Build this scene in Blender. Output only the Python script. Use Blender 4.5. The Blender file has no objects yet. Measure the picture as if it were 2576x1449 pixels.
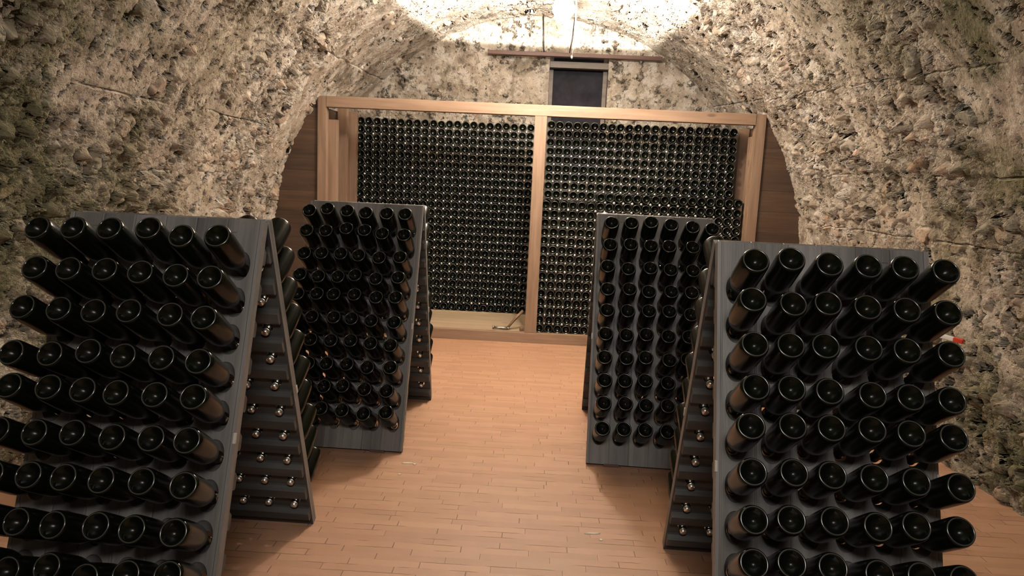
import bpy, bmesh, math, random
import numpy as np
from mathutils import Vector, Matrix
random.seed(7)
C = bpy.context.scene.collection
S = bpy.context.scene
PI = math.pi

# ------------------------------------------------------------------ camera, world, lights, exposure
F_PX, PITCH, ROLL, YAW, CAM_H = 1800.51, 0.1485, 0.0457, -0.0317, 1.6688
cp, sp, cy, sy = math.cos(PITCH), math.sin(PITCH), math.cos(YAW), math.sin(YAW)
fw = Vector((sy*cp, cy*cp, -sp)); rt = Vector((cy, -sy, 0)); up = rt.cross(fw)
r2 = math.cos(ROLL)*rt + math.sin(ROLL)*up
u2 = -math.sin(ROLL)*rt + math.cos(ROLL)*up
cam = bpy.data.cameras.new('camera')
cam.sensor_fit = 'HORIZONTAL'; cam.sensor_width = 36; cam.lens = 36*F_PX/2576
cam.clip_start = 0.05
camo = bpy.data.objects.new('camera', cam); C.objects.link(camo)
camo.matrix_world = Matrix(((r2.x, u2.x, -fw.x, 0), (r2.y, u2.y, -fw.y, 0), (r2.z, u2.z, -fw.z, CAM_H), (0, 0, 0, 1)))
S.camera = camo

w = bpy.data.worlds.new('cellar_air'); S.world = w; w.use_nodes = True
w.node_tree.nodes['Background'].inputs[0].default_value = (0.9, 0.8, 0.7, 1)
w.node_tree.nodes['Background'].inputs[1].default_value = 0.0

S.view_settings.view_transform = 'Standard'; S.view_settings.look = 'None'
S.view_settings.gamma = 1; S.view_settings.use_curve_mapping = False
S.view_settings.exposure = 0.0

LAMP = Vector((0.12, 6.0, 3.05))
LAMP_COL = (1.0, 0.92, 0.82)
BULB_E = 680.0          # radiance of the bulb
UP_W = 2600.0            # light thrown upwards out of the open lamp
FILL_W = 85.0          # unseen fill light added behind the viewpoint

def lamp_light(name, kind, loc, watts, col, size):
    l = bpy.data.lights.new(name, kind); l.energy = watts; l.color = col; l.shadow_soft_size = size
    o = bpy.data.objects.new(name, l); C.objects.link(o); o.location = loc
    return o
vlamp = bpy.data.lights.new('rear_fill_light', 'AREA'); vlamp.shape = 'RECTANGLE'; vlamp.size = 1.2; vlamp.size_y = 0.5  # added fill to brighten the rack fronts, no fixture behind it
vlamp.energy = FILL_W; vlamp.color = (1.0, 0.93, 0.86)
fill_o = bpy.data.objects.new('rear_fill_light', vlamp); C.objects.link(fill_o)
fill_o.location = (0.1, -0.7, 3.1); fill_o.rotation_euler = (math.radians(62), 0, 0)
ul = lamp_light('uplight', 'SPOT', (LAMP.x, LAMP.y, 3.2), UP_W, LAMP_COL, 0.03)
ul.data.spot_size = math.radians(178); ul.data.spot_blend = 0.02
ul.rotation_euler = (PI, 0, 0)

# ------------------------------------------------------------------ node helper
class NT:
    def __init__(s, name):
        s.m = bpy.data.materials.new(name); s.m.use_nodes = True
        s.t = s.m.node_tree; s.b = s.t.nodes['Principled BSDF']; s.out = s.t.nodes['Material Output']
    def n(s, typ, ins=None, **props):
        nd = s.t.nodes.new(typ)
        for k, v in props.items(): setattr(nd, k, v)
        for k, v in (ins or {}).items(): s.put(nd, k, v)
        return nd
    def put(s, nd, k, v):
        sock = nd.inputs[k]
        if isinstance(v, bpy.types.NodeSocket): s.t.links.new(v, sock)
        elif isinstance(v, bpy.types.Node): s.t.links.new(v.outputs[0], sock)
        else: sock.default_value = v
    def math(s, op, a, b=0.0, c=0.0, clamp=False):
        return s.n('ShaderNodeMath', {0: a, 1: b, 2: c}, operation=op, use_clamp=clamp).outputs[0]
    def noise(s, vec, scale, detail=4, rough=0.55, dist=0.0):
        return s.n('ShaderNodeTexNoise', {'Vector': vec, 'Scale': scale, 'Detail': detail, 'Roughness': rough, 'Distortion': dist}).outputs[0]
    def step(s, v, a, b, lo=0.0, hi=1.0):
        return s.n('ShaderNodeMapRange', {0: v, 1: a, 2: b, 3: lo, 4: hi}, interpolation_type='SMOOTHSTEP').outputs[0]
    def mix(s, f, a, b):
        nd = s.n('ShaderNodeMix', None, data_type='RGBA'); s.put(nd, 0, f); s.put(nd, 6, a); s.put(nd, 7, b)
        return nd.outputs[2]
    def ramp(s, f, stops, interp='LINEAR'):
        nd = s.n('ShaderNodeValToRGB', {0: f}); cr = nd.color_ramp; cr.interpolation = interp
        while len(cr.elements) < len(stops): cr.elements.new(0.5)
        for e, (p, c) in zip(cr.elements, stops): e.position = p; e.color = (*c, 1)
        return nd.outputs[0]
    def coords(s, which='Object'):
        return s.n('ShaderNodeTexCoord').outputs[which]
    def map(s, vec, scale=(1, 1, 1), loc=(0, 0, 0), rot=(0, 0, 0)):
        return s.n('ShaderNodeMapping', {'Vector': vec, 'Location': loc, 'Rotation': rot, 'Scale': scale}).outputs[0]
    def set(s, **kw):
        for k, v in kw.items(): s.put(s.b, k.replace('_', ' '), v)
        return s.m
    def bump(s, h, dist=0.01, strength=1.0):
        s.put(s.b, 'Normal', s.n('ShaderNodeBump', {'Height': h, 'Distance': dist, 'Strength': strength}))

# ------------------------------------------------------------------ materials
def rock(name, seams=True, wall=False):
    k = NT(name)
    v = k.coords()
    wob = k.n('ShaderNodeVectorMath', {0: v, 1: k.n('ShaderNodeVectorMath', {0: k.n('ShaderNodeTexNoise', {'Vector': v, 'Scale': 5.0, 'Detail': 3.0}).outputs[1], 1: (0.05, 0.05, 0.05)}, operation='MULTIPLY').outputs[0]}, operation='ADD').outputs[0]
    wob2 = k.n('ShaderNodeVectorMath', {0: wob, 1: k.n('ShaderNodeVectorMath', {0: k.n('ShaderNodeTexNoise', {'Vector': v, 'Scale': 4.0, 'Detail': 2.0}).outputs[1], 1: (0.22, 0.22, 0.22)}, operation='MULTIPLY').outputs[0]}, operation='ADD').outputs[0]
    sep = k.n('ShaderNodeSeparateXYZ', {0: v})
    X, Y, Z = sep.outputs[0], sep.outputs[1], sep.outputs[2]
    big = k.noise(v, 0.9, 3, 0.5)
    region = k.noise(k.map(v, loc=(3.1, 7.7, 1.3)), 0.8, 4, 0.6)
    rough = k.math('MULTIPLY', k.step(region, 0.40, 0.56), k.step(Y, 7.5, 6.7, 0.25, 1.0))                        # 0 smooth cast face, 1 washed-out rubble
    med = k.noise(wob, 5.0, 7, 0.62)
    med2 = k.noise(k.map(wob, loc=(5, 2, 9)), 15.0, 6, 0.65)
    fine = k.noise(v, 55.0, 4, 0.6)
    vor = k.n('ShaderNodeTexVoronoi', {'Vector': wob, 'Scale': 9.5, 'Randomness': 1.0})
    vor2 = k.n('ShaderNodeTexVoronoi', {'Vector': wob, 'Scale': 22.0, 'Randomness': 1.0})
    sel = k.n('ShaderNodeSeparateColor', {0: vor.outputs['Color']})
    has = k.step(sel.outputs[0], 0.50, 0.56)
    stone = k.math('MULTIPLY', k.step(vor.outputs['Distance'], 0.52, 0.18), has)
    vor3 = k.n('ShaderNodeTexVoronoi', {'Vector': k.map(wob2, loc=(0.7, 0.3, 0.2)), 'Scale': 4.6, 'Randomness': 1.0})
    sel3 = k.n('ShaderNodeSeparateColor', {0: vor3.outputs['Color']})
    boulder = k.math('MULTIPLY', k.step(vor3.outputs['Distance'], 0.40, 0.28), k.math('GREATER_THAN', sel3.outputs[0], 2.0 if wall else 0.74))
    crack = k.math('MULTIPLY', k.math('MULTIPLY', k.step(vor3.outputs['Distance'], 0.27, 0.36), k.step(vor3.outputs['Distance'], 0.46, 0.38)), k.math('GREATER_THAN', sel3.outputs[0], 2.0 if wall else 0.74))
    stone2 = k.step(vor2.outputs['Distance'], 0.55, 0.15)
    pit = k.step(k.noise(k.map(wob, loc=(1, 4, 2)), 11.0, 5, 0.6), 0.45, 0.33)
    pitm = k.step(k.noise(k.map(v, loc=(9, 1, 4)), 1.7, 2), 0.38, 0.52)
    pit = k.math('MULTIPLY', pit, pitm)
    chip = k.step(k.noise(k.map(wob, loc=(8, 3, 6)), 26.0, 3, 0.5), 0.39, 0.30)
    rr = k.math('MULTIPLY_ADD', rough, 0.84, 0.16)
    h = k.math('MULTIPLY', k.math('SUBTRACT', big, 0.5), 0.10)
    calm = k.math('SUBTRACT', 1.0, k.math('MULTIPLY', boulder, 0.75))
    rr = k.math('MULTIPLY', rr, calm)
    h = k.math('MULTIPLY_ADD', boulder, 0.022, h)
    h = k.math('MULTIPLY_ADD', crack, -0.022, h)
    h = k.math('MULTIPLY_ADD', k.math('MULTIPLY', k.math('SUBTRACT', med, 0.5), rr), 0.17, h)
    h = k.math('MULTIPLY_ADD', k.math('MULTIPLY', k.math('SUBTRACT', med2, 0.5), rr), 0.085, h)
    h = k.math('MULTIPLY_ADD', k.math('MULTIPLY', stone, rough), 0.062, h)
    h = k.math('MULTIPLY_ADD', k.math('MULTIPLY', stone2, rr), 0.014, h)
    h = k.math('MULTIPLY_ADD', pit, -0.085, h)
    h = k.math('MULTIPLY_ADD', chip, -0.020, h)
    h = k.math('MULTIPLY_ADD', k.math('SUBTRACT', fine, 0.5), 0.010, h)
    if seams:
        wavy = k.math('MULTIPLY', k.math('SUBTRACT', k.noise(v, 2.5, 3), 0.5), 0.05)
        on = k.step(k.noise(k.map(v, loc=(2, 2, 8)), 0.9, 2), 0.44, 0.54)
        for z0, side, slope in ((2.07, -1, 0.0), (1.62, -1, 0.0), (1.35, -1, 0.0), (2.62, -1, 0.02), (2.12, 1, 0.06), (1.72, 1, 0.02), (1.40, 1, 0.0)):
            zz = k.math('ADD', k.math('MULTIPLY_ADD', Y, -slope, Z), wavy)
            d = k.math('ABSOLUTE', k.math('SUBTRACT', zz, z0))
            ln = k.step(d, 0.010, 0.002)
            sd = k.math('GREATER_THAN', k.math('MULTIPLY', X, float(side)), 0.0)
            ln = k.math('MULTIPLY', k.math('MULTIPLY', ln, sd), on)
            h = k.math('MULTIPLY_ADD', ln, -0.022, h)
    # colour: limy concrete, dirt, pebbles of several kinds, moss, painted lamp falloff
    tone = k.noise(k.map(v, loc=(4, 4, 4)), 3.5, 8, 0.68)
    base = k.ramp(tone, [(0.30, (0.105, 0.082, 0.060)), (0.44, (0.275, 0.226, 0.174)), (0.56, (0.430, 0.366, 0.292)), (0.70, (0.64, 0.57, 0.475))])
    peb = k.ramp(sel.outputs[1], [(0.0, (0.34, 0.185, 0.105)), (0.25, (0.36, 0.28, 0.20)), (0.45, (0.46, 0.27, 0.175)), (0.62, (0.15, 0.14, 0.125)), (0.8, (0.52, 0.45, 0.345)), (1.0, (0.50, 0.345, 0.245))])
    pebm = k.math('MULTIPLY', k.math('MULTIPLY', stone, rough), 0.75)
    col = k.mix(pebm, base, peb)
    bcol = k.ramp(sel3.outputs[1], [(0.0, (0.36, 0.265, 0.20)), (0.3, (0.47, 0.37, 0.285)), (0.55, (0.20, 0.19, 0.165)), (0.75, (0.44, 0.29, 0.20)), (1.0, (0.52, 0.44, 0.35))])
    bmott = k.noise(k.map(v, loc=(2, 6, 4)), 9.0, 6, 0.65)
    bcol = k.mix(k.step(bmott, 0.50, 0.70, 0.0, 0.6), bcol, base)
    col = k.mix(k.math('MULTIPLY', boulder, 0.85), col, bcol)
    lime_falloff = k.math('MULTIPLY', k.step(k.math('ADD', k.noise(k.map(v, loc=(6, 1, 1)), 6.0, 7, 0.7), k.step(Y, 4.6, 6.4, 0.0, 0.07)), 0.55, 0.66), k.step(Y, 3.5, 6.5, 0.35, 0.85))  # pale patches; their gain with depth paints in the lamp's falloff
    col = k.mix(lime_falloff, col, (0.58, 0.53, 0.46, 1))
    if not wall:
        near = k.math('MULTIPLY', k.step(k.noise(k.map(v, loc=(0, 5, 5)), 1.6, 6, 0.65), 0.40, 0.60), k.step(Y, 6.4, 3.6))  # moss patches, stronger towards the viewer to paint in lamp falloff
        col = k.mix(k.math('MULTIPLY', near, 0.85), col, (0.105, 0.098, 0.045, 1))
    k.set(Base_Color=col, Roughness=0.92)
    k.put(k.b, 'Specular IOR Level', 0.25)
    disp = k.n('ShaderNodeDisplacement', {'Height': h, 'Midlevel': 0.0, 'Scale': 1.0})
    k.t.links.new(disp.outputs[0], k.out.inputs['Displacement'])
    k.m.displacement_method = 'BOTH'
    return k.m

def wood(name, dark, light, along=2, scale=1.0, rough=0.55, tint=None, planks=None, knots=True):
    """grain runs along the given object axis; planks = (axis, width) varies tone board by board"""
    k = NT(name)
    v = k.coords()
    sc = [22*scale]*3; sc[along] = 1.3*scale
    g = k.noise(k.map(v, scale=tuple(sc)), 1.0, 6, 0.6, 0.6)
    sc2 = [5*scale]*3; sc2[along] = 0.7*scale
    g2 = k.noise(k.map(v, scale=tuple(sc2), loc=(3, 1, 7)), 1.0, 4, 0.55, 1.2)
    f = k.math('ADD', k.math('MULTIPLY', g, 0.55), k.math('MULTIPLY', g2, 0.45))
    col = k.ramp(f, [(0.34, dark), (0.64, light)])
    h = g
    if planks:
        ax, wd, joint = planks
        sep = k.n('ShaderNodeSeparateXYZ', {0: v})
        u = k.math('DIVIDE', sep.outputs[ax], wd)
        cell = k.math('FLOOR', u)
        wn = k.math('MULTIPLY_ADD', k.math('COSINE', k.math('MULTIPLY_ADD', cell, 1.9, 0.95)), -0.5, 0.5)
        col = k.mix(k.math('MULTIPLY_ADD', wn, 0.75, 0.0), col, k.n('ShaderNodeHueSaturation', {'Color': col, 'Value': 0.55}).outputs[0])
        fr = k.math('FRACT', u)
        dj = k.math('MINIMUM', fr, k.math('SUBTRACT', 1.0, fr))
        jn = k.step(dj, 0.035, 0.012)
        h = k.math('SUBTRACT', h, k.math('MULTIPLY', jn, joint))
    if knots:
        sck = [5*scale]*3; sck[along] = 1.7*scale
        kv = k.n('ShaderNodeTexVoronoi', {'Vector': k.map(v, scale=tuple(sck)), 'Scale': 1.0})
        kn = k.step(kv.outputs['Distance'], 0.11, 0.05)
        col = k.mix(k.math('MULTIPLY', kn, 0.75), col, (*[c*0.45 for c in dark], 1))
    k.set(Base_Color=col, Roughness=rough)
    k.bump(h, 0.004, 0.6)
    return k.m

def plain(name, col, rough=0.5, metal=0.0, var=0.0, scale=30, spec=None):
    k = NT(name)
    if var:
        n = k.noise(k.coords(), scale, 5, 0.6)
        c = k.ramp(n, [(0.3, tuple(x*(1-var) for x in col)), (0.7, tuple(min(1, x*(1+var)) for x in col))])
        k.set(Base_Color=c)
        k.bump(n, 0.002, 0.4)
    else: k.set(Base_Color=(*col, 1))
    k.set(Roughness=rough, Metallic=metal)
    if spec is not None: k.put(k.b, 'Specular IOR Level', spec)
    return k.m

def emitter(name, col, e):
    k = NT(name); k.set(Base_Color=(*col, 1))
    k.put(k.b, 'Emission Color', (*col, 1)); k.put(k.b, 'Emission Strength', e)
    return k.m

def glass_mat(name, dusty):
    k = NT(name)
    n = k.noise(k.coords(), 18, 4, 0.6)
    zed = k.n('ShaderNodeSeparateXYZ', {0: k.coords()}).outputs[2]
    dust = k.step(zed, 0.006, 0.02)                            # the flanks are dusty, the foot is clean
    k.set(Base_Color=(0.0032, 0.0042, 0.0022, 1), Roughness=k.math('ADD', k.math('MULTIPLY_ADD', n, 0.06, 0.03), k.math('MULTIPLY', dust, 0.20 if dusty else 0.0)))
    k.put(k.b, 'IOR', 1.52); k.put(k.b, 'Specular IOR Level', 0.18 if dusty else 0.4)
    return k.m

def floor_mat():
    k = NT('terracotta_strips')
    v = k.coords()
    jit = k.n('ShaderNodeVectorMath', {0: v, 1: k.n('ShaderNodeVectorMath', {0: k.n('ShaderNodeTexNoise', {'Vector': v, 'Scale': 2.0}).outputs[1], 1: (0.006, 0.006, 0)}, operation='MULTIPLY').outputs[0]}, operation='ADD').outputs[0]
    sep = k.n('ShaderNodeSeparateXYZ', {0: jit})
    ROW, LEN = 0.052, 0.31
    rowi = k.math('FLOOR', k.math('DIVIDE', sep.outputs[1], ROW))
    sh = k.n('ShaderNodeTexWhiteNoise', {'W': rowi}, noise_dimensions='1D').outputs[0]
    u = k.math('ADD', k.math('DIVIDE', sep.outputs[0], LEN), sh)
    col_i = k.math('FLOOR', u)
    fr = k.math('FRACT', k.math('DIVIDE', sep.outputs[1], ROW))
    fu = k.math('FRACT', u)
    dy = k.math('MULTIPLY', k.math('MINIMUM', fr, k.math('SUBTRACT', 1.0, fr)), ROW)
    dx = k.math('MULTIPLY', k.math('MINIMUM', fu, k.math('SUBTRACT', 1.0, fu)), LEN)
    cid = k.n('ShaderNodeCombineXYZ', {0: col_i, 1: rowi})
    wn = k.n('ShaderNodeTexWhiteNoise', {'Vector': cid}, noise_dimensions='2D')
    jy = k.step(dy, 0.0030, 0.0012)
    jx = k.math('MULTIPLY', k.step(dx, 0.0026, 0.0010), k.step(wn.outputs[0], 0.25, 0.35))
    keep = k.step(k.noise(k.map(v, scale=(3.5, 17, 1)), 1.0, 2), 0.50, 0.60)
    jy = k.math('MULTIPLY', jy, keep)
    jn = k.math('MAXIMUM', jy, jx)
    mott = k.noise(v, 7.0, 6, 0.6)
    tone = k.math('ADD', k.math('MULTIPLY', wn.outputs[0], 0.35), k.math('MULTIPLY', mott, 0.65))
    col = k.ramp(tone, [(0.22, (0.330, 0.176, 0.106)), (0.5, (0.382, 0.211, 0.129)), (0.8, (0.44, 0.256, 0.161))])
    grime = k.step(k.noise(k.map(v, loc=(3, 3, 0)), 40.0, 3, 0.6), 0.68, 0.76)
    col = k.mix(k.math('MULTIPLY', grime, 0.45), col, (0.22, 0.13, 0.08, 1))
    col = k.mix(k.math('MULTIPLY', jn, 0.62), col, (0.16, 0.08, 0.045, 1))
    k.set(Base_Color=col, Roughness=k.math('MULTIPLY_ADD', mott, 0.25, 0.42))
    h = k.math('SUBTRACT', k.math('MULTIPLY', wn.outputs[0], 0.22), jn)
    k.bump(k.math('ADD', h, k.math('MULTIPLY', k.noise(v, 90.0, 3), 0.25)), 0.0022, 1.0)
    return k.m

M = {}
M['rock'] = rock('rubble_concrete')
M['rock_end'] = rock('end_wall_rubble', seams=False, wall=True)
M['floor'] = floor_mat()
M['glass'] = glass_mat('dark_green_glass', True); M['glass_s'] = glass_mat('dark_green_stacked_glass', False)
M['cap'] = plain('crown_cap_steel', (0.90, 0.88, 0.85), 0.30, 1.0)
M['cap_s'] = plain('matt_cap_steel', (0.92, 0.90, 0.87), 0.50, 1.0)
M['ring_s'] = plain('stippled_rim_of_stacked_glass', (0.030, 0.031, 0.030), 0.30, spec=0.8)
M['ring'] = plain('stippled_glass_rim', (0.035, 0.037, 0.035), 0.22, spec=0.9)
M['panel'] = wood('charcoal_stained_board', (0.095, 0.090, 0.086), (0.200, 0.191, 0.183), 2, 1.0, 0.5, planks=(0, 0.118, 1.2), knots=False)
M['rib'] = wood('charcoal_shaded_bar', (0.026, 0.025, 0.024), (0.060, 0.057, 0.053), 0, 1.0, 0.55, knots=False)  # darker than the outer boards: inner shade put into the colour
M['pine_v'] = wood('warm_pine_upright', (0.16, 0.097, 0.060), (0.27, 0.182, 0.125), 2)
M['pine_h'] = wood('warm_pine_crosswise', (0.18, 0.110, 0.068), (0.30, 0.203, 0.140), 0)
M['pine_b'] = wood('brown_shelf_boarding', (0.042, 0.022, 0.012), (0.095, 0.056, 0.034), 0, planks=(2, 0.21, 0.6), knots=False)
M['pale'] = wood('pale_fresh_pine', (0.33, 0.24, 0.155), (0.48, 0.37, 0.25), 0)
M['pine_d'] = wood('pine_side_lining', (0.13, 0.075, 0.045), (0.235, 0.152, 0.100), 2)
M['old_beam'] = wood('dark_red_brown_beam', (0.075, 0.035, 0.026), (0.13, 0.065, 0.05), 0, knots=False)
M['clip'] = plain('white_clip_plastic', (0.40, 0.38, 0.35), 0.4)
M['iron'] = plain('old_dark_iron', (0.055, 0.047, 0.042), 0.5, 0.7, 0.4)
M['steel'] = plain('worn_hammer_steel', (0.30, 0.27, 0.24), 0.42, 0.9, 0.3)
M['handle'] = wood('worn_handle_wood', (0.115, 0.062, 0.032), (0.24, 0.145, 0.08), 2, knots=False)
M['pane'] = plain('dark_window_pane', (0.020, 0.019, 0.026), 0.6, 0, 0.4, 8, spec=0.1)
M['frame'] = wood('grey_window_wood', (0.11, 0.09, 0.075), (0.21, 0.175, 0.145), 0, knots=False)
M['white'] = plain('white_plastic', (0.72, 0.70, 0.66), 0.4)
M['red'] = plain('red_plastic', (0.55, 0.045, 0.025), 0.4)
M['chip'] = plain('pale_plaster_chip', (0.74, 0.66, 0.55), 0.8, 0, 0.15)
M['bulb'] = emitter('bulb_glow', LAMP_COL, BULB_E)
M['black'] = plain('black_socket', (0.03, 0.03, 0.03), 0.4)

# ------------------------------------------------------------------ mesh helpers
def link(name, me, mat, parent=None):
    o = bpy.data.objects.new(name, me); C.objects.link(o)
    for m in (mat if isinstance(mat, (list, tuple)) else [mat]): me.materials.append(m)
    if parent is not None: o.parent = parent
    return o
def obj(name, bm, mat, parent=None, smooth=False):
    me = bpy.data.meshes.new(name); bm.to_mesh(me); bm.free()
    if smooth: me.polygons.foreach_set('use_smooth', [True]*len(me.polygons))
    return link(name, me, mat, parent)
def tag(o, label=None, cat=None, group=None, kind=None):
    if label: o['label'] = label
    if cat: o['category'] = cat
    if group: o['group'] = group
    if kind: o['kind'] = kind
    return o
def empty(name, loc=(0, 0, 0), rz=0.0):
    o = bpy.data.objects.new(name, None); C.objects.link(o); o.empty_display_size = 0.1
    o.location = loc; o.rotation_euler = (0, 0, rz)
    return o
def add_box(bm, x0, x1, y0, y1, z0, z1, bev=0.0, mat=None):
    vs = [bm.verts.new((x, y, z)) for x in (x0, x1) for y in (y0, y1) for z in (z0, z1)]
    q = [(0, 1, 3, 2), (4, 6, 7, 5), (0, 4, 5, 1), (2, 3, 7, 6), (0, 2, 6, 4), (1, 5, 7, 3)]
    fs = [bm.faces.new([vs[i] for i in f]) for f in q]
    if mat is not None:
        bmesh.ops.transform(bm, matrix=mat, verts=vs)
    if bev:
        es = list({e for f in fs for e in f.edges})
        bmesh.ops.bevel(bm, geom=es, offset=bev, segments=2, profile=0.5, affect='EDGES')
    return vs
def box(*a, bev=0.003):
    bm = bmesh.new(); add_box(bm, *a, bev=bev); return bm
def add_tube(bm, pts, radii, seg=10):
    rings = []
    for i, p in enumerate(pts):
        p = Vector(p)
        a = Vector(pts[max(i-1, 0)]); b = Vector(pts[min(i+1, len(pts)-1)])
        d = (b-a).normalized()
        s = d.cross(Vector((0, 0, 1)) if abs(d.z) < 0.9 else Vector((1, 0, 0))).normalized(); t = d.cross(s)
        r = radii[i] if isinstance(radii, (list, tuple)) else radii
        rings.append([bm.verts.new(p + r*(math.cos(2*PI*j/seg)*s + math.sin(2*PI*j/seg)*t)) for j in range(seg)])
    for A, B in zip(rings, rings[1:]):
        for j in range(seg): bm.faces.new((A[j], A[(j+1) % seg], B[(j+1) % seg], B[j]))
    bm.faces.new(rings[0][::-1]); bm.faces.new(rings[-1])
def add_lathe(bm, prof, seg=48, knurl=None):
    """prof: list of (z, r); r == 0 closes with a single point. knurl: {index: (dr, dz)} alternating ridges."""
    rows = []
    for i, (z, r) in enumerate(prof):
        if r == 0: rows.append([bm.verts.new((0, 0, z))]); continue
        row = []
        for j in range(seg):
            a = 2*PI*j/seg; rr, zz = r, z
            if knurl and i in knurl:
                s = 1 if j % 2 else -1
                rr += s*knurl[i][0]; zz += s*knurl[i][1]
            row.append(bm.verts.new((rr*math.cos(a), rr*math.sin(a), zz)))
        rows.append(row)
    for A, B in zip(rows, rows[1:]):
        for j in range(seg):
            k = (j+1) % seg
            if len(A) == 1: bm.faces.new((A[0], B[k], B[j]))
            elif len(B) == 1: bm.faces.new((A[j], A[k], B[0]))
            else: bm.faces.new((A[j], A[k], B[k], B[j]))
def grid_mesh(name, P, flip=False, keep=None):
    """P: (nu, nv, 3) numpy array -> quad mesh"""
    nu, nv = P.shape[:2]
    idx = np.arange(nu*nv).reshape(nu, nv)
    q = np.stack([idx[:-1, :-1], idx[1:, :-1], idx[1:, 1:], idx[:-1, 1:]], -1).reshape(-1, 4)
    if keep is not None: q = q[keep.reshape(-1)]
    if flip: q = q[:, ::-1]
    me = bpy.data.meshes.new(name)
    me.vertices.add(nu*nv); me.vertices.foreach_set('co', P.reshape(-1).astype(np.float32))
    me.loops.add(q.size); me.loops.foreach_set('vertex_index', q.reshape(-1).astype(np.int32))
    me.polygons.add(len(q)); me.polygons.foreach_set('loop_start', np.arange(0, q.size, 4, dtype=np.int32))
    me.polygons.foreach_set('use_smooth', np.ones(len(q), dtype=bool))
    me.update(calc_edges=True); me.validate()
    return me
ORD = ('first second third fourth fifth sixth seventh eighth ninth tenth eleventh twelfth thirteenth fourteenth fifteenth sixteenth seventeenth '
       'eighteenth nineteenth twentieth twenty-first twenty-second').split()

# ------------------------------------------------------------------ the setting
VR, VX, VZ = 2.70, -0.03, 0.90
Y_END = 8.85
FLIP_V, FLIP_W = True, True
def arc_pts(step):
    n1 = max(2, int(VZ/step)); n2 = int(PI*VR/step)
    p = [(VX-VR, z) for z in np.linspace(-0.06, VZ, n1, endpoint=False)]
    p += [(VX-VR*math.cos(a), VZ+VR*math.sin(a)) for a in np.linspace(0, PI, n2)]
    p += [(VX+VR, z) for z in np.linspace(VZ, -0.06, n1+1)[1:]]
    return np.array(p)
def vault(name, y0, y1, step):
    a = arc_pts(step); ys = np.linspace(y0, y1, max(2, int((y1-y0)/step)))
    P = np.zeros((len(a), len(ys), 3)); P[..., 0] = a[:, None, 0]; P[..., 2] = a[:, None, 1]; P[..., 1] = ys[None, :]
    return grid_mesh(name, P, flip=FLIP_V)
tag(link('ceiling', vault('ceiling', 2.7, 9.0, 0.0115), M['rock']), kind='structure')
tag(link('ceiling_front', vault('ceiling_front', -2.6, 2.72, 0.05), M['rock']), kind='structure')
fl = box(VX-2.8, VX+2.8, -2.6, 9.1, -0.12, 0.0, bev=0)
tag(obj('floor', fl, M['floor']), kind='structure')
tag(obj('wall_front', box(-2.9, 2.9, -2.7, -2.55, -0.1, 3.8, bev=0), M['rock_end']), kind='structure')

WX0, WX1, WZ0, WZ1 = 0.05, 0.76, 1.7, 3.20      # window opening in the end wall
xs = np.linspace(-2.8, 2.8, 420); zs = np.linspace(-0.06, 3.75, 290)
P = np.zeros((len(xs), len(zs), 3)); P[..., 0] = xs[:, None]; P[..., 2] = zs[None, :]; P[..., 1] = Y_END
nich = ((xs > -0.37) & (xs < 0.80))[:, None] & (zs < 3.42)[None, :]
P[..., 1] += nich*0.07
xm = (xs[:-1]+xs[1:])/2; zm = (zs[:-1]+zs[1:])/2
hole = ((xm > WX0) & (xm < WX1))[:, None] & ((zm > WZ0) & (zm < WZ1))[None, :]
tag(link('wall_back', grid_mesh('wall_back', P, flip=FLIP_W, keep=~hole), M['rock_end']), kind='structure')
win = tag(empty('window_1', (0, Y_END, WZ0)), kind='structure')
def wpart(name, bm, mat): 
    o = obj(name, bm, mat, win); o.matrix_parent_inverse = Matrix.Translation((0, -Y_END, -WZ0)); return o
bm = bmesh.new()
add_box(bm, WX0-0.10, WX0, Y_END+0.09, Y_END+0.5, WZ0, WZ1+0.1); add_box(bm, WX1, WX1+0.1, Y_END+0.09, Y_END+0.5, WZ0, WZ1+0.1)
add_box(bm, WX0-0.10, WX1+0.1, Y_END+0.09, Y_END+0.5, WZ1, WZ1+0.1)
wpart('reveal', bm, M['frame'])
bm = bmesh.new()
add_box(bm, WX0, WX0+0.05, Y_END+0.26, Y_END+0.32, WZ0, WZ1, 0.004); add_box(bm, WX1-0.05, WX1, Y_END+0.26, Y_END+0.32, WZ0, WZ1, 0.004)
wpart('window_frame', bm, M['frame'])
wpart('pane', box(WX0, WX1, Y_END+0.33, Y_END+0.35, WZ0, WZ1), M['pane'])
wpart('transom', box(WX0, WX1, Y_END+0.08, Y_END+0.2, 3.04, 3.115, bev=0.006), M['frame'])

# ------------------------------------------------------------------ bottle shapes
BOT = [(0.031, 0.0), (0.0295, 0.007), (0.026, 0.014), (0.020, 0.0215), (0.012, 0.0285), (0.005, 0.0335), (0.0022, 0.0360),
       (0.0005, 0.0380), (0.0, 0.0398), (0.0006, 0.0415), (0.0026, 0.0433), (0.007, 0.0452), (0.014, 0.0464), (0.03, 0.0470), (0.075, 0.0470), (0.128, 0.0468),
       (0.145, 0.0458), (0.160, 0.0435), (0.175, 0.0398), (0.190, 0.0350), (0.205, 0.0298), (0.220, 0.0250), (0.235, 0.0212), (0.250, 0.0184), (0.266, 0.0165),
       (0.282, 0.0152), (0.2835, 0.0170), (0.291, 0.0172), (0.2925, 0.0150), (0.302, 0.0140), (0.306, 0.0120), (0.306, 0.0)]
bm = bmesh.new(); add_lathe(bm, BOT, 128, {7: (0, 0.0004), 8: (0, 0.0007), 9: (0.0, 0.0006)})
bottle_me = bpy.data.meshes.new('champagne_bottle'); bm.to_mesh(bottle_me); bm.free()
bottle_me.polygons.foreach_set('use_smooth', [True]*len(bottle_me.polygons)); bottle_me.materials.append(M['glass']); bottle_me.materials.append(M['ring'])
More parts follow.
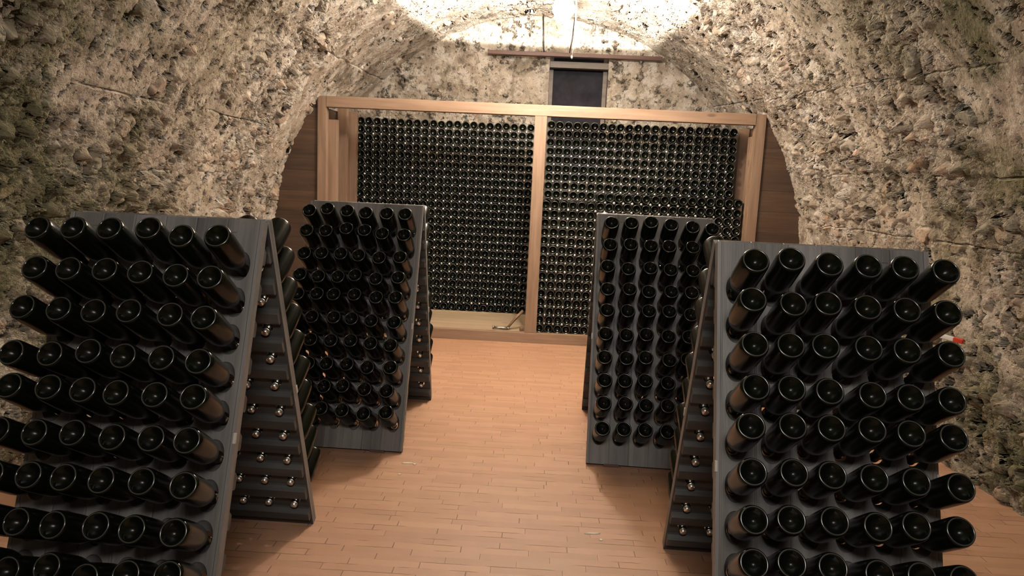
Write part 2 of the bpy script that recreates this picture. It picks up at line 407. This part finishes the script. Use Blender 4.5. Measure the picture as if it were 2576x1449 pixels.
bottle_me.polygons.foreach_set('material_index', [1 if 0.0385 < math.hypot(p.center.x, p.center.y) < 0.0420 and p.center.z < 0.003 else 0 for p in bottle_me.polygons])
bm = bmesh.new()
add_lathe(bm, [(0.2935, 0.0150), (0.2932, 0.0168), (0.2955, 0.0166), (0.3045, 0.0150), (0.3085, 0.0135), (0.3105, 0.0100), (0.3113, 0.005), (0.3115, 0.0)], 42, {1: (0.0007, 0), 2: (0.0005, 0)})
cap_me = bpy.data.meshes.new('crown_cap'); bm.to_mesh(cap_me); bm.free()
cap_me.polygons.foreach_set('use_smooth', [True]*len(cap_me.polygons)); cap_me.materials.append(M['cap'])

def bottle(base, neck_dir, label, group, roll=0.0):
    o = bpy.data.objects.new('champagne_bottle', bottle_me); C.objects.link(o)
    q = Vector(neck_dir).to_track_quat('Z', 'Y')
    o.matrix_world = Matrix.Translation(base) @ q.to_matrix().to_4x4() @ Matrix.Rotation(roll, 4, 'Z')
    tag(o, label, 'bottle', group)
    c = bpy.data.objects.new('crown_cap', cap_me); C.objects.link(c); c.parent = o
    return o

# ------------------------------------------------------------------ riddling racks
RW, RL, TH = 0.74, 1.5599, 0.040
PC, PR, L0, EX, OUT = 0.12284, 0.13545, 0.12028, -0.00271, 0.26728
HOLE_L0 = 0.172
def panel_mesh(side):
    """One rack board in rack coordinates: side +1 leans towards -y, -1 towards +y. u across, l down the board from the ridge, n outward."""
    def P(u, l, n): return Vector((u, -side*(math.sin(A)*l + math.cos(A)*n), RL*math.cos(A) - math.cos(A)*l + math.sin(A)*n))
    return P
def build_panel(name, A, side, parent):
    """board local frame: x across, z up the board (0 at the foot), y: front face at -TH (outward), back face at 0"""
    bm = bmesh.new()
    NS = 32
    cols = [(k-2.5)*PC*0.985 for k in range(6)]
    xe = [-RW/2] + [(cols[k]+cols[k+1])/2 for k in range(5)] + [RW/2]
    le = [HOLE_L0 + (r-0.5)*PR for r in range(11)]
    ycache = {}
    def V(x, y, l):
        key = (round(x, 5), round(y, 5), round(l, 5))
        if key not in ycache: ycache[key] = bm.verts.new((x, y, RL-l))
        return ycache[key]
    def ring_rect(x0, x1, l0, l1, y):
        pts = []
        n = NS//4
        for i in range(n): pts.append((x0+(x1-x0)*i/n, l0))
        for i in range(n): pts.append((x1, l0+(l1-l0)*i/n))
        for i in range(n): pts.append((x1+(x0-x1)*i/n, l1))
        for i in range(n): pts.append((x0, l1+(l0-l1)*i/n))
        return [V(px, y, pl) for px, pl in pts]
    def ring_hole(cx, cl, a, bu, bd, y):
        out = []
        for i in range(NS):
            t = 2*PI*(i/NS) - 0.75*PI           # starts towards the upper-left corner
            dx, dl = math.cos(t), math.sin(t)
            b = bd if dl > 0 else bu
            out.append(bm.verts.new((cx + a*math.copysign(abs(dx)**0.92, dx), y, RL-(cl + b*math.copysign(abs(dl)**0.95, dl)))))
        return out
    for c in range(6):
        for r in range(10):
            cx, cl = cols[c], HOLE_L0 + r*PR
            f0 = ring_rect(xe[c], xe[c+1], le[r], le[r+1], -TH); b0 = ring_rect(xe[c], xe[c+1], le[r], le[r+1], 0.0)
            h0 = ring_hole(cx, cl, 0.0375, 0.052, 0.058, -TH); h1 = ring_hole(cx, cl, 0.0355, 0.049, 0.056, -TH+0.005)
            h2 = ring_hole(cx, cl+0.012, 0.0225, 0.024, 0.024, 0.0)
            for A_, B_ in ((f0, h0), (h0, h1), (h1, h2), (h2, b0)):
                for i in range(NS):
                    j = (i+1) % NS
                    bm.faces.new((A_[i], B_[i], B_[j], A_[j]))
    # head and foot strips, edges
    n = NS//4
    xall = sorted({round(xe[c]+(xe[c+1]-xe[c])*i/n, 5) for c in range(6) for i in range(n+1)})
    for (l_in, l_out, flip) in ((le[0], 0.0, False), (le[10], RL, True)):
        for x0, x1 in zip(xall, xall[1:]):
            q = [V(x0, -TH, l_in), V(x1, -TH, l_in), V(x1, -TH, l_out), V(x0, -TH, l_out)]
            bm.faces.new(q if not flip else q[::-1])
            q = [V(x0, 0, l_in), V(x0, 0, l_out), V(x1, 0, l_out), V(x1, 0, l_in)]
            bm.faces.new(q if not flip else q[::-1])
            q = [V(x0, -TH, l_out), V(x1, -TH, l_out), V(x1, 0, l_out), V(x0, 0, l_out)]
            bm.faces.new(q if not flip else q[::-1])
    lall = [0.0] + sorted({round(le[r]+(le[r+1]-le[r])*i/n, 5) for r in range(10) for i in range(n+1)}) + [RL]
    for x, fl_ in ((-RW/2, False), (RW/2, True)):
        for a, b in zip(lall, lall[1:]):
            q = [V(x, -TH, a), V(x, -TH, b), V(x, 0, b), V(x, 0, a)]
            bm.faces.new(q if not fl_ else q[::-1])
    bmesh.ops.remove_doubles(bm, verts=bm.verts, dist=1e-5)
    bmesh.ops.recalc_face_normals(bm, faces=bm.faces)
    for f in bm.faces:
        if all(abs(v_.co.y) < 1e-5 for v_ in f.verts): f.material_index = 1  # recessed back faces get the darkened colour, shade painted in
    # cross bars between the rows on the inner face
    nb = len(bm.faces)
    for r in range(11):
        c0 = HOLE_L0 + (r-0.5)*PR + 0.020
        hh = 0.033 if r < 10 else 0.030
        prof = [(-0.001, -hh), (0.010, -hh+0.002), (0.032, -hh+0.016), (0.032, hh-0.008), (0.026, hh), (-0.001, hh)]
        L_ = [bm.verts.new((-RW/2+0.004, y, RL-(c0+d))) for y, d in prof]
        R_ = [bm.verts.new((RW/2-0.004, y, RL-(c0+d))) for y, d in prof]
        m = len(prof)
        fs = [bm.faces.new((L_[i], L_[(i+1) % m], R_[(i+1) % m], R_[i])) for i in range(m)]
        fs += [bm.faces.new(L_[::-1]), bm.faces.new(R_)]
        for f in fs: f.material_index = 1
    bmesh.ops.recalc_face_normals(bm, faces=bm.faces)
    o = obj(name, bm, [M['panel'], M['rib']], parent)
    # ridge at local origin height RL*cos(A); lean about x
    Rz = Matrix.Identity(4) if side > 0 else Matrix.Rotation(PI, 4, 'Z')
    T = Rz @ Matrix.Translation((0, 0, RL*math.cos(A))) @ Matrix.Rotation(-A, 4, 'X') @ Matrix.Translation((0, 0, -RL))
    o.matrix_local = T
    return o, T

RACKS = [   # x, y, yaw, lean, which end faces the aisle, phrase
    (-1.3811, 2.666, -0.0192, 0.3464, 1, 'near rack opposite the red-tipped stick', 'black slatted A-frame riddling rack opposite the red-tipped stick, nearest to viewer'),
    (-1.1166, 4.6887, -0.0155, 0.3419, 1, 'far rack by the hammer ledge', 'black A-frame riddling rack farther back, before the bay with hammer ledge'),
    (0.751, 4.6539, -0.0354, 0.3355, -1, 'far rack by the stepped stack', 'black A-frame riddling rack farther back, before the bay with stepped stack'),
    (1.0229, 2.6371, -0.0193, 0.334, -1, 'near rack beside red-tipped stick', 'black A-frame riddling rack beside the red-tipped white stick at the wall'),
]
SHIFT = [   # how far each bottle base sits off its even place, in mm (across, down the board)
  [(-10,5),(-8,-1),(-4,-5),(8,-13),(3,9),(4,2),(9,8),(3,6),(6,2),(6,5),(6,10),(0,10),(-7,8),(-4,8),(-7,9),(-10,2),(8,7),(-1,11),(-13,26),(-5,23),(0,7),(-4,16),(2,15),(3,19),(1,-2),(11,-5),(4,-3),(-7,0),(-1,-1),(4,-2),(-10,6),(-7,6),(-4,-1),(5,5),(10,1),(4,0),(-2,7),(0,3),(-8,3),(-7,3),(1,-1),(14,3),None,(-11,11),(-15,13),(1,7),(-6,9),(5,10),None,(-13,22),(-9,3),(-7,26),(-2,7),(6,0),None,None,None,None,None,None],
  [(12,12),(1,-5),(3,3),(-3,11),(5,9),(-4,7),(10,4),(7,1),(10,-20),(1,-14),(-11,2),(1,4),(12,13),(-3,7),(-8,5),(-20,11),(-16,19),(-12,8),(1,11),(-7,18),(-10,14),(-29,-1),(-23,15),(-11,0),(1,-4),(-4,-10),(-24,-12),(-21,-17),(-10,-7),(-15,-13),None,(-18,-4),(-8,-8),(-23,-5),(-26,1),(-10,3),None,(-11,-2),(-11,-3),(-15,-9),(-16,1),(-20,6),None,(-9,4),(-22,0),(-23,-3),(-22,9),(-8,1),None,None,(-22,-1),(-34,-10),(-25,2),(-17,4),None,None,(-26,-8),(-23,-4),(-18,8),(-9,-8)],
  [(15,0),(11,-4),(6,-15),(4,-5),(9,3),(3,10),(12,2),(11,-6),(10,-3),(-5,-6),(13,-8),(-8,-18),(2,0),(2,10),(10,-2),(7,2),(17,1),(-21,0),(8,4),(13,-3),(5,7),(15,-1),(12,-1),None,(10,-4),(8,-6),(9,-13),(6,-17),(10,-4),None,(7,2),(6,3),(-1,-7),(5,-4),(2,-7),None,(7,5),(11,3),(0,-7),(14,0),(-3,-11),None,(13,3),(7,0),(2,-9),(9,-3),None,None,(14,-1),(15,-5),(11,-2),(12,-7),None,None,(12,9),(11,5),(11,1),(13,3),None,None],
  [(7,-2),(-1,-13),(-2,-2),(-2,-2),(-8,-3),(-3,2),(-2,-8),(3,0),(-10,-8),(-8,-2),(-8,0),(-3,2),(4,2),(-6,-1),(-20,-5),(-9,-6),(-12,-5),(0,-1),(7,2),(-5,0),(-10,2),(-1,6),(-7,6),(-5,8),(-8,-11),(-3,-19),(-7,-20),(-6,-24),(-10,-18),(-5,-14),(-3,-7),(0,-13),(-7,-13),(-4,-12),(-1,-9),(9,-1),(1,0),(-10,-8),(-3,-12),(3,-4),(-6,-14),(1,-7),(1,-9),(-10,-17),(-11,-13),(3,-2),(4,-4),(4,-2),None,None,None,None,None,None,None,None,None,None,None,None],
]
BACK = [   # columns of the far board that hold bottles in view
    [(5, range(0, 10)), (4, range(0, 10)), (3, range(4, 10))],
    [(5, range(0, 10)), (4, range(5, 10))],
    [(0, range(0, 10))],
    [(0, range(0, 10)), (1, range(4, 10))],
]
rack_panels = {}
for i, (rx, ry, ryaw, A, aisle, phrase, rlabel) in enumerate(RACKS):
    rack = empty('riddling_rack', (rx, ry, 0), ryaw)
    tag(rack, rlabel, 'rack', 'riddling racks along the aisle')
    for side, pname in ((1, 'front_panel'), (-1, 'back_panel')):
        o, T = build_panel(pname, A, side, rack)
        for sx in (-1, 1):
            bm = bmesh.new(); x = sx*(RW/2)
            add_box(bm, min(x-sx*0.006, x+sx*0.003), max(x-sx*0.006, x+sx*0.003), -TH-0.003, -TH+0.010, RL-0.79-0.019, RL-0.79+0.019, 0.0015)
            tag(obj('clip', bm, M['clip'], o), 'small white clip on the board edge')
        for hx in (-0.24, 0.24):
            bm = bmesh.new(); add_box(bm, hx-0.035, hx+0.035, -TH-0.003, -TH+0.001, RL-0.050, RL-0.004, 0.001)
            tag(obj('hinge_leaf', bm, M['panel'], o), 'dark hinge leaf at the ridge')
    # little shoe under the front board
    fy = -(math.sin(A)*RL + math.cos(A)*TH)
    bm = bmesh.new(); sx = 0.22*aisle
    add_box(bm, sx-0.045, sx+0.045, fy-0.008, fy+0.03, 0.0, 0.016, 0.002)
    tag(obj('foot_wedge', bm, M['old_beam'], rack), 'brown wooden wedge under the board')
    R = Matrix.Translation((rx, ry, 0)) @ Matrix.Rotation(ryaw, 4, 'Z')
    def place(side, r, k, ds, dl, label, group):
        def P(u, l, n): return R @ Vector((u, -side*(math.sin(A)*l + math.cos(A)*n), RL*math.cos(A) - math.cos(A)*l + math.sin(A)*n))
        u0 = (k-2.5)*PC
        base = P(u0+ds, L0+r*PR+dl, OUT)
        hole = P((k-2.5)*PC*0.985 + 0.25*ds, HOLE_L0 + r*PR + 0.013 + 0.35*dl, 0.018)
        bottle(base, hole-base, label, group, random.uniform(0, 6.28))
    for r in range(10):
        for k in range(6):
            s = SHIFT[i][r*6+k]
            if s is None: s = (random.uniform(-6, 6) + (-10 if i == 1 else 8 if i == 2 else 0), random.uniform(-7, 7))
            kk = 5-k if aisle > 0 else k
            place(1, r, k, s[0]/1000, s[1]/1000, f'bottle in {phrase}, {ORD[r]} row down, {ORD[kk]} from aisle', f'bottles on the facing board of the {phrase}')
    for k, rows in BACK[i]:
        for r in rows:
            kk = 5-k if aisle > 0 else k
            place(-1, r, k, random.uniform(-.007, .007), random.uniform(-.008, .008), f'rear-board bottle, {phrase}, {ORD[r]} row down, {ORD[kk]} from aisle', f'bottles on the rear board of the {phrase}')

# ------------------------------------------------------------------ timber bin with the stacked bottles
DF = 7.327
bin_ = empty('bottle_bin', (0, DF, 0))
tag(bin_, 'big warm pine timber bin across the end of the cellar holding the bottle stack', 'storage bin')
INV = Matrix.Translation((0, -DF, 0))
def bpart(name, bm, mat, label=None):
    o = obj(name, bm, mat, bin_); o.matrix_parent_inverse = INV
    if label: o['label'] = label
    return o
XL, XR, ZT = -2.277, 2.205, 2.43
bpart('post', box(XL, XL+0.09, DF, DF+0.09, 0, ZT-0.002), M['pine_v'])
bpart('post', box(-0.080, 0.041, DF, DF+0.07, 0.105, ZT-0.105), M['pine_v'])
bpart('post', box(XR-0.10, XR, DF, DF+0.09, 0, ZT-0.002), M['pine_v'])
bpart('top_beam', box(XL+0.09, XR-0.10, DF-0.004, DF+0.10, ZT-0.108, ZT), M['pine_h'])
bpart('sill', box(XL+0.09, XR-0.10, DF-0.004, DF+0.075, 0, 0.105), M['pine_h'])
# side lining: pieces of board and post one behind the other
for sgn, posts in ((-1, ((-2.205, -2.106, 0.09, 2.205, 'side_post', 'pine_v'), (-2.200, -2.103, 0.46, 2.36, 'side_post', 'pine_d'), (-2.215, -2.100, 0.86, 2.36, 'side_board', 'pine_d'))),
                   (1, ((2.092, 2.185, 0.09, 2.215, 'side_post', 'pine_v'), (2.088, 2.185, 0.48, 2.32, 'side_board', 'pine_d')))):
    for x0, x1, dy, z1, name, mat in posts:
        bpart(name, box(x0, x1, DF+dy, DF+dy+0.09, 0, z1), M[mat])
    xo = -2.225 if sgn < 0 else 2.195
    bpart('side_lining', box(min(xo, xo+sgn*0.03), max(xo, xo+sgn*0.03), DF+0.10, DF+1.36, 0, 2.325), M['pine_b'])
    # boarding between frame and vault
    bm = bmesh.new()
    zz = np.linspace(0, ZT-0.01, 40)
    xe_ = [VX + sgn*(VR + 0.05) if z < VZ else VX + sgn*(math.sqrt(max(0, (VR+0.05)**2-(z-VZ)**2))) for z in zz]
    x_in = XL if sgn < 0 else XR
    f = [[bm.verts.new((x, DF+y, z)) for x, z in zip([x_in]*40, zz)] for y in (0.02, 0.05)]
    g = [[bm.verts.new((max(x, x_in) if sgn > 0 else min(x, x_in), DF+y, z)) for x, z in zip(xe_, zz)] for y in (0.02, 0.05)]
    for i in range(39):
        for a, b in ((f[0], g[0]), (g[1], f[1]), (g[0], g[1]), (f[1], f[0])):
            bm.faces.new((a[i], b[i], b[i+1], a[i+1]))
    for i in (0, 39): bm.faces.new((f[0][i], g[0][i], g[1][i], f[1][i]))
    bmesh.ops.recalc_face_normals(bm, faces=bm.faces)
    bpart('side_panel', bm, M['pine_b'], 'brown boarding filling up to the curved vault')
# ledge boards the bottles lie on
def ledge(x0, x1, y0, y1, z0, z1, name, mat):
    bm = bmesh.new()
    vs = [bm.verts.new(p) for p in ((x0, y0, 0), (x1, y0, 0), (x1, y1, 0), (x0, y1, 0), (x0, y0, z0), (x1, y0, z0), (x1, y1, z1), (x0, y1, z1))]
    for q in ((3, 2, 1, 0), (4, 5, 6, 7), (0, 1, 5, 4), (1, 2, 6, 5), (2, 3, 7, 6), (3, 0, 4, 7)): bm.faces.new([vs[i] for i in q])
    return bpart(name, bm, mat)
XP = -0.02
ledge(XL+0.09, XP-0.06, DF+0.075, DF+1.40, 0.100, 0.104, 'ledge_board', M['pale'])
ledge(XP+0.06, XR-0.10, DF+0.075, DF+1.00, 0.100, 0.100, 'ledge_board', M['pine_h'])
bpart('ledge_lip', box(XL+0.20, XP-0.06, DF+0.965, DF+0.99, 0.10, 0.122), M['pale'])

# stacked bottles: square courses, necks turned away, and the caps of the bottles lying the other way in the gaps
SR = 0.0450
Y_L, Y_R, Y_N = 8.33, 7.71, 7.40
rnd = random.Random(3)
SB = [(0.030, 0), (0.027, 0.013), (0.018, 0.0245), (0.006, 0.0335), (0.0008, 0.0375), (0.0, 0.0395), (0.0012, 0.0425), (0.006, 0.0440), (0.016, 0.0450), (0.13, 0.0450), (0.175, 0.040), (0.215, 0.027), (0.25, 0.018), (0.302, 0.0145), (0.302, 0)]
SC = [(0.0, 0.0), (0.0010, 0.006), (0.004, 0.0115), (0.009, 0.0150), (0.016, 0.0166), (0.019, 0.0150), (0.06, 0.0150)]
def lathe_arrays(prof, seg):
    vs, fs, rows = [], [], []
    for z, r in prof:
        if r == 0: rows.append([len(vs)]); vs.append((0, z, 0)); continue
        rows.append(list(range(len(vs), len(vs)+seg)))
        vs += [(r*math.cos(2*PI*j/seg), z, r*math.sin(2*PI*j/seg)) for j in range(seg)]
    for A_, B_ in zip(rows, rows[1:]):
        for j in range(seg):
            k = (j+1) % seg
            if len(A_) == 1: fs.append((A_[0], B_[j], B_[k]))
            elif len(B_) == 1: fs.append((A_[j], B_[0], A_[k]))
            else: fs.append((A_[j], B_[j], B_[k], A_[k]))
    return np.array(vs), fs
bv, bf = lathe_arrays(SB, 32); cv, cf = lathe_arrays(SC, 14)
AV, AF, AM = [], [], []
def put(vs, fs, x, y, z, mi):
    o = sum(len(a) for a in AV) if False else put.n
    AV.append(vs + np.array((x, y, z))); put.n += len(vs)
    AF.extend([tuple(i+o for i in f) for f in fs]); AM.extend([mi]*len(fs))
put.n = 0
bfm = [2 if 0.0372 < np.hypot(*bv[list(f)].mean(0)[[0, 2]]) < 0.0418 and bv[list(f)].mean(0)[1] < 0.003 else 0 for f in bf]
def putb(x, y, z, mi, sc=1.0):
    n0 = len(AM); put(bv*np.array((sc, 1, sc)), bf, x, y, z, mi); AM[n0:] = bfm
def cap_in_gap(x, y, z): put(cv, cf, x, y+rnd.uniform(0.006, 0.02), z, 1)
single = []
PL, PLZ, XL0, ZL0, NL = 0.0929, 0.0915, -2.084, 0.1655, 24      # bay over the hammer ledge
for j in range(NL):
    for i in range(22):
        putb(XL0+i*PL+rnd.gauss(0, .0015), Y_L+rnd.gauss(0, .004), ZL0+j*PLZ+rnd.gauss(0, .0015)+(0.004 if j == NL-1 else 0)*rnd.random(), 0, 1.027)
        if i < 21 and j < NL-1: cap_in_gap(XL0+(i+.5)*PL, Y_L, ZL0+(j+.5)*PLZ)
PR_, PRZ, XR0, ZTOP = 0.0908, 0.0903, 0.0925, 2.268                # rear layer of the stepped bay
for j in range(10):
    for i in range(22):
        putb(XR0+i*PR_+rnd.gauss(0, .0015), Y_R+rnd.gauss(0, .004), ZTOP-j*PRZ+rnd.gauss(0, .0015), 0, 1.004)
        if i < 21 and j < 9: cap_in_gap(XR0+(i+.5)*PR_, Y_R, ZTOP-(j+.5)*PRZ)
N_SINGLE, NN = 45, 16
PN, PNZ, XN0, ZN0 = 0.0929, 0.0924, 0.074, 0.1485                  # front layer, top course only part-filled
for j in reversed(range(NN)):
    for i in range(22):
        if j == NN-1 and i < 6: continue
        x, y, z = XN0+i*PN+rnd.gauss(0, .0015), Y_N+rnd.gauss(0, .004), ZN0+j*PNZ+rnd.gauss(0, .0015)+(0.006 if j == NN-1 else 0)
        if len(single) < N_SINGLE and (j >= NN-2 or i < 6):
            single.append((x, y, z, j, i))
        else: putb(x, y, z, 0, 1.025)
        if i < 21 and j < NN-1 and not (j == NN-2 and i < 6): cap_in_gap(XN0+(i+.5)*PN, Y_N, ZN0+(j+.5)*PNZ)
me = bpy.data.meshes.new('stacked_bottles')
me.from_pydata(np.concatenate(AV).tolist(), [], AF)
me.materials.append(M['glass_s']); me.materials.append(M['cap_s'])
me.materials.append(M['ring_s'])
me.polygons.foreach_set('material_index', AM); me.polygons.foreach_set('use_smooth', [True]*len(AM)); me.update()
so = bpy.data.objects.new('stacked_bottles', me); C.objects.link(so)
tag(so, 'wall of dark champagne bottles lying in level courses inside the timber bin', 'bottle stack', kind='stuff')
for x, y, z, j, i in single:
    d = NN-1-j
    if d == 0: lab = f'bottle of the part-filled top course in the stepped stack, {ORD[21-i]} from its outer end'
    else: lab = f'bottle in the front layer of stepped stack, {ORD[d]} full course down, {ORD[i]} from the post'
    bottle((x, y, z), (0, 1, 0), lab, 'bottles of the front layer in the stepped stack', rnd.uniform(0, 6.28))

# ------------------------------------------------------------------ hammer and block on the ledge
ham = empty('hammer', (-0.30, 7.46, 0.10))
tag(ham, 'old long-handled hammer on the pale ledge, leaning on the middle post', 'hammer')
bm = bmesh.new(); add_tube(bm, [(0.025, 0.0, 0.012), (0.11, 0.035, 0.115), (0.19, 0.062, 0.205)], [0.013, 0.0145, 0.016], 10)
obj('handle', bm, M['handle'], ham, True)
bm = bmesh.new()
add_tube(bm, [(-0.125, -0.004, 0.022), (-0.110, -0.004, 0.022), (-0.105, -0.004, 0.021)], [0.019, 0.020, 0.014], 12)
add_tube(bm, [(-0.106, -0.004, 0.021), (-0.06, -0.003, 0.019), (-0.02, 0, 0.018), (0.03, 0, 0.018)], [0.013, 0.011, 0.015, 0.018], 12)
add_tube(bm, [(0.03, 0, 0.018), (0.05, 0, 0.019), (0.058, 0, 0.019)], [0.016, 0.010, 0.004], 12)
obj('head', bm, M['steel'], ham, True)
bm = bmesh.new(); add_box(bm, -0.018, 0.022, -0.02, 0.02, 0, 0.045, 0.006)
bl = obj('wooden_block', bm, M['handle']); bl.location = (-0.118, 7.445, 0.0985); bl.rotation_euler = (0.07, 0, 0.3)
tag(bl, 'small brown wooden block on the ledge at foot of middle post', 'block')

# ------------------------------------------------------------------ plank on the end wall, lamp
pk = empty('hanging_plank', (0.33, 8.72, 3.15))
tag(pk, 'dark red-brown plank hung on two wires across the window at the vault top', 'plank')
bm = bmesh.new(); add_box(bm, -1.01, 1.02, -0.045, 0.045, -0.022, 0.022, 0.004); obj('plank', bm, M['old_beam'], pk)
for x0, x1 in ((-0.36, -0.385), (-0.06, -0.02)):
    bm = bmesh.new(); add_tube(bm, [(x0, 0, 0.02), ((x0+x1)/2+0.004, 0, 0.22), (x1, 0, 0.44)], 0.006, 8); obj('wire', bm, M['iron'], pk, True)

lamp = empty('pendant_lamp', LAMP)
tag(lamp, 'glaring white globe lamp hanging under the vault with a white pull cord', 'lamp')
bm = bmesh.new(); add_lathe(bm, [(-0.092, 0), (-0.088, 0.03), (-0.07, 0.060), (-0.03, 0.086), (0.012, 0.090), (0.05, 0.074), (0.08, 0.045), (0.09, 0.022), (0.09, 0)], 32)
obj('globe', bm, M['bulb'], lamp, True)
bm = bmesh.new(); add_lathe(bm, [(0.088, 0), (0.088, 0.024), (0.125, 0.026), (0.135, 0.016), (0.135, 0)], 24); obj('socket', bm, M['black'], lamp, True)
bm = bmesh.new(); add_tube(bm, [(0, 0, 0.13), (0.004, 0, 0.35), (0, 0, 0.60)], 0.005, 8); obj('cable', bm, M['black'], lamp, True)
bm = bmesh.new(); add_tube(bm, [(0.024, 0, 0.115), (0.07, 0, 0.11), (0.100, 0, 0.07), (0.102, 0, -0.10), (0.098, 0, -0.30), (0.090, 0, -0.365)], 0.0055, 8)
add_lathe(bm, [(-0.39, 0), (-0.387, 0.006), (-0.375, 0.0085), (-0.363, 0.006), (-0.36, 0)], 12)
for v_ in list(bm.verts)[-38:]: v_.co.x += 0.087
tag(obj('pull_cord', bm, M['white'], lamp, True), 'white pull cord')
ul.parent = lamp; ul.matrix_parent_inverse = Matrix.Translation(-LAMP)

# ------------------------------------------------------------------ white stick with a red tip, chips on the floor
st = empty('marker_stick', (2.585, 4.40, 0.83))
tag(st, 'white plastic stick with a red tip poking from the stone wall behind a rack', 'stick')
bm = bmesh.new(); add_box(bm, -0.30, 0.0, -0.012, 0.012, -0.012, 0.014, 0.003); obj('shaft', bm, M['white'], st)
bm = bmesh.new(); add_box(bm, 0.0, 0.055, -0.013, 0.013, -0.013, 0.015, 0.003); tag(obj('tip', bm, M['red'], st), 'red tip')
st.rotation_euler = (0, 0.08, -0.95)

CH = [(-0.690, 3.985, 0.034, 0.010, 'long pale plaster chip on the floor before the far rack by the ledge'),
      (-0.650, 3.975, 0.012, 0.008, 'small round plaster crumb beside the long pale chip on the floor'),
      (-0.708, 3.819, 0.010, 0.008, 'tiny pale crumb on the floor nearer than the long plaster chip'),
      (0.340, 3.262, 0.040, 0.006, 'thin yellowish straw lying on the floor near the far rack shadow'),
      (0.375, 3.205, 0.009, 0.008, 'tiny pale crumb lying beside the thin yellowish straw')]
for x, y, a, b, lab in CH:
    bm = bmesh.new(); bmesh.ops.create_icosphere(bm, subdivisions=2, radius=1)
    for v_ in bm.verts:
        n_ = 1 + 0.25*math.sin(7*v_.co.x+3*v_.co.y+5*v_.co.z+x*50)
        v_.co = Vector((v_.co.x*a*n_, v_.co.y*b*n_, max(v_.co.z*0.004, -0.0015)+0.0015))
    o = obj('plaster_chip', bm, M['chip'], None, True); o.location = (x, y, 0)
    o.rotation_euler = (0, 0, 0.12)
    tag(o, lab, 'chip', 'pale chips on the floor')
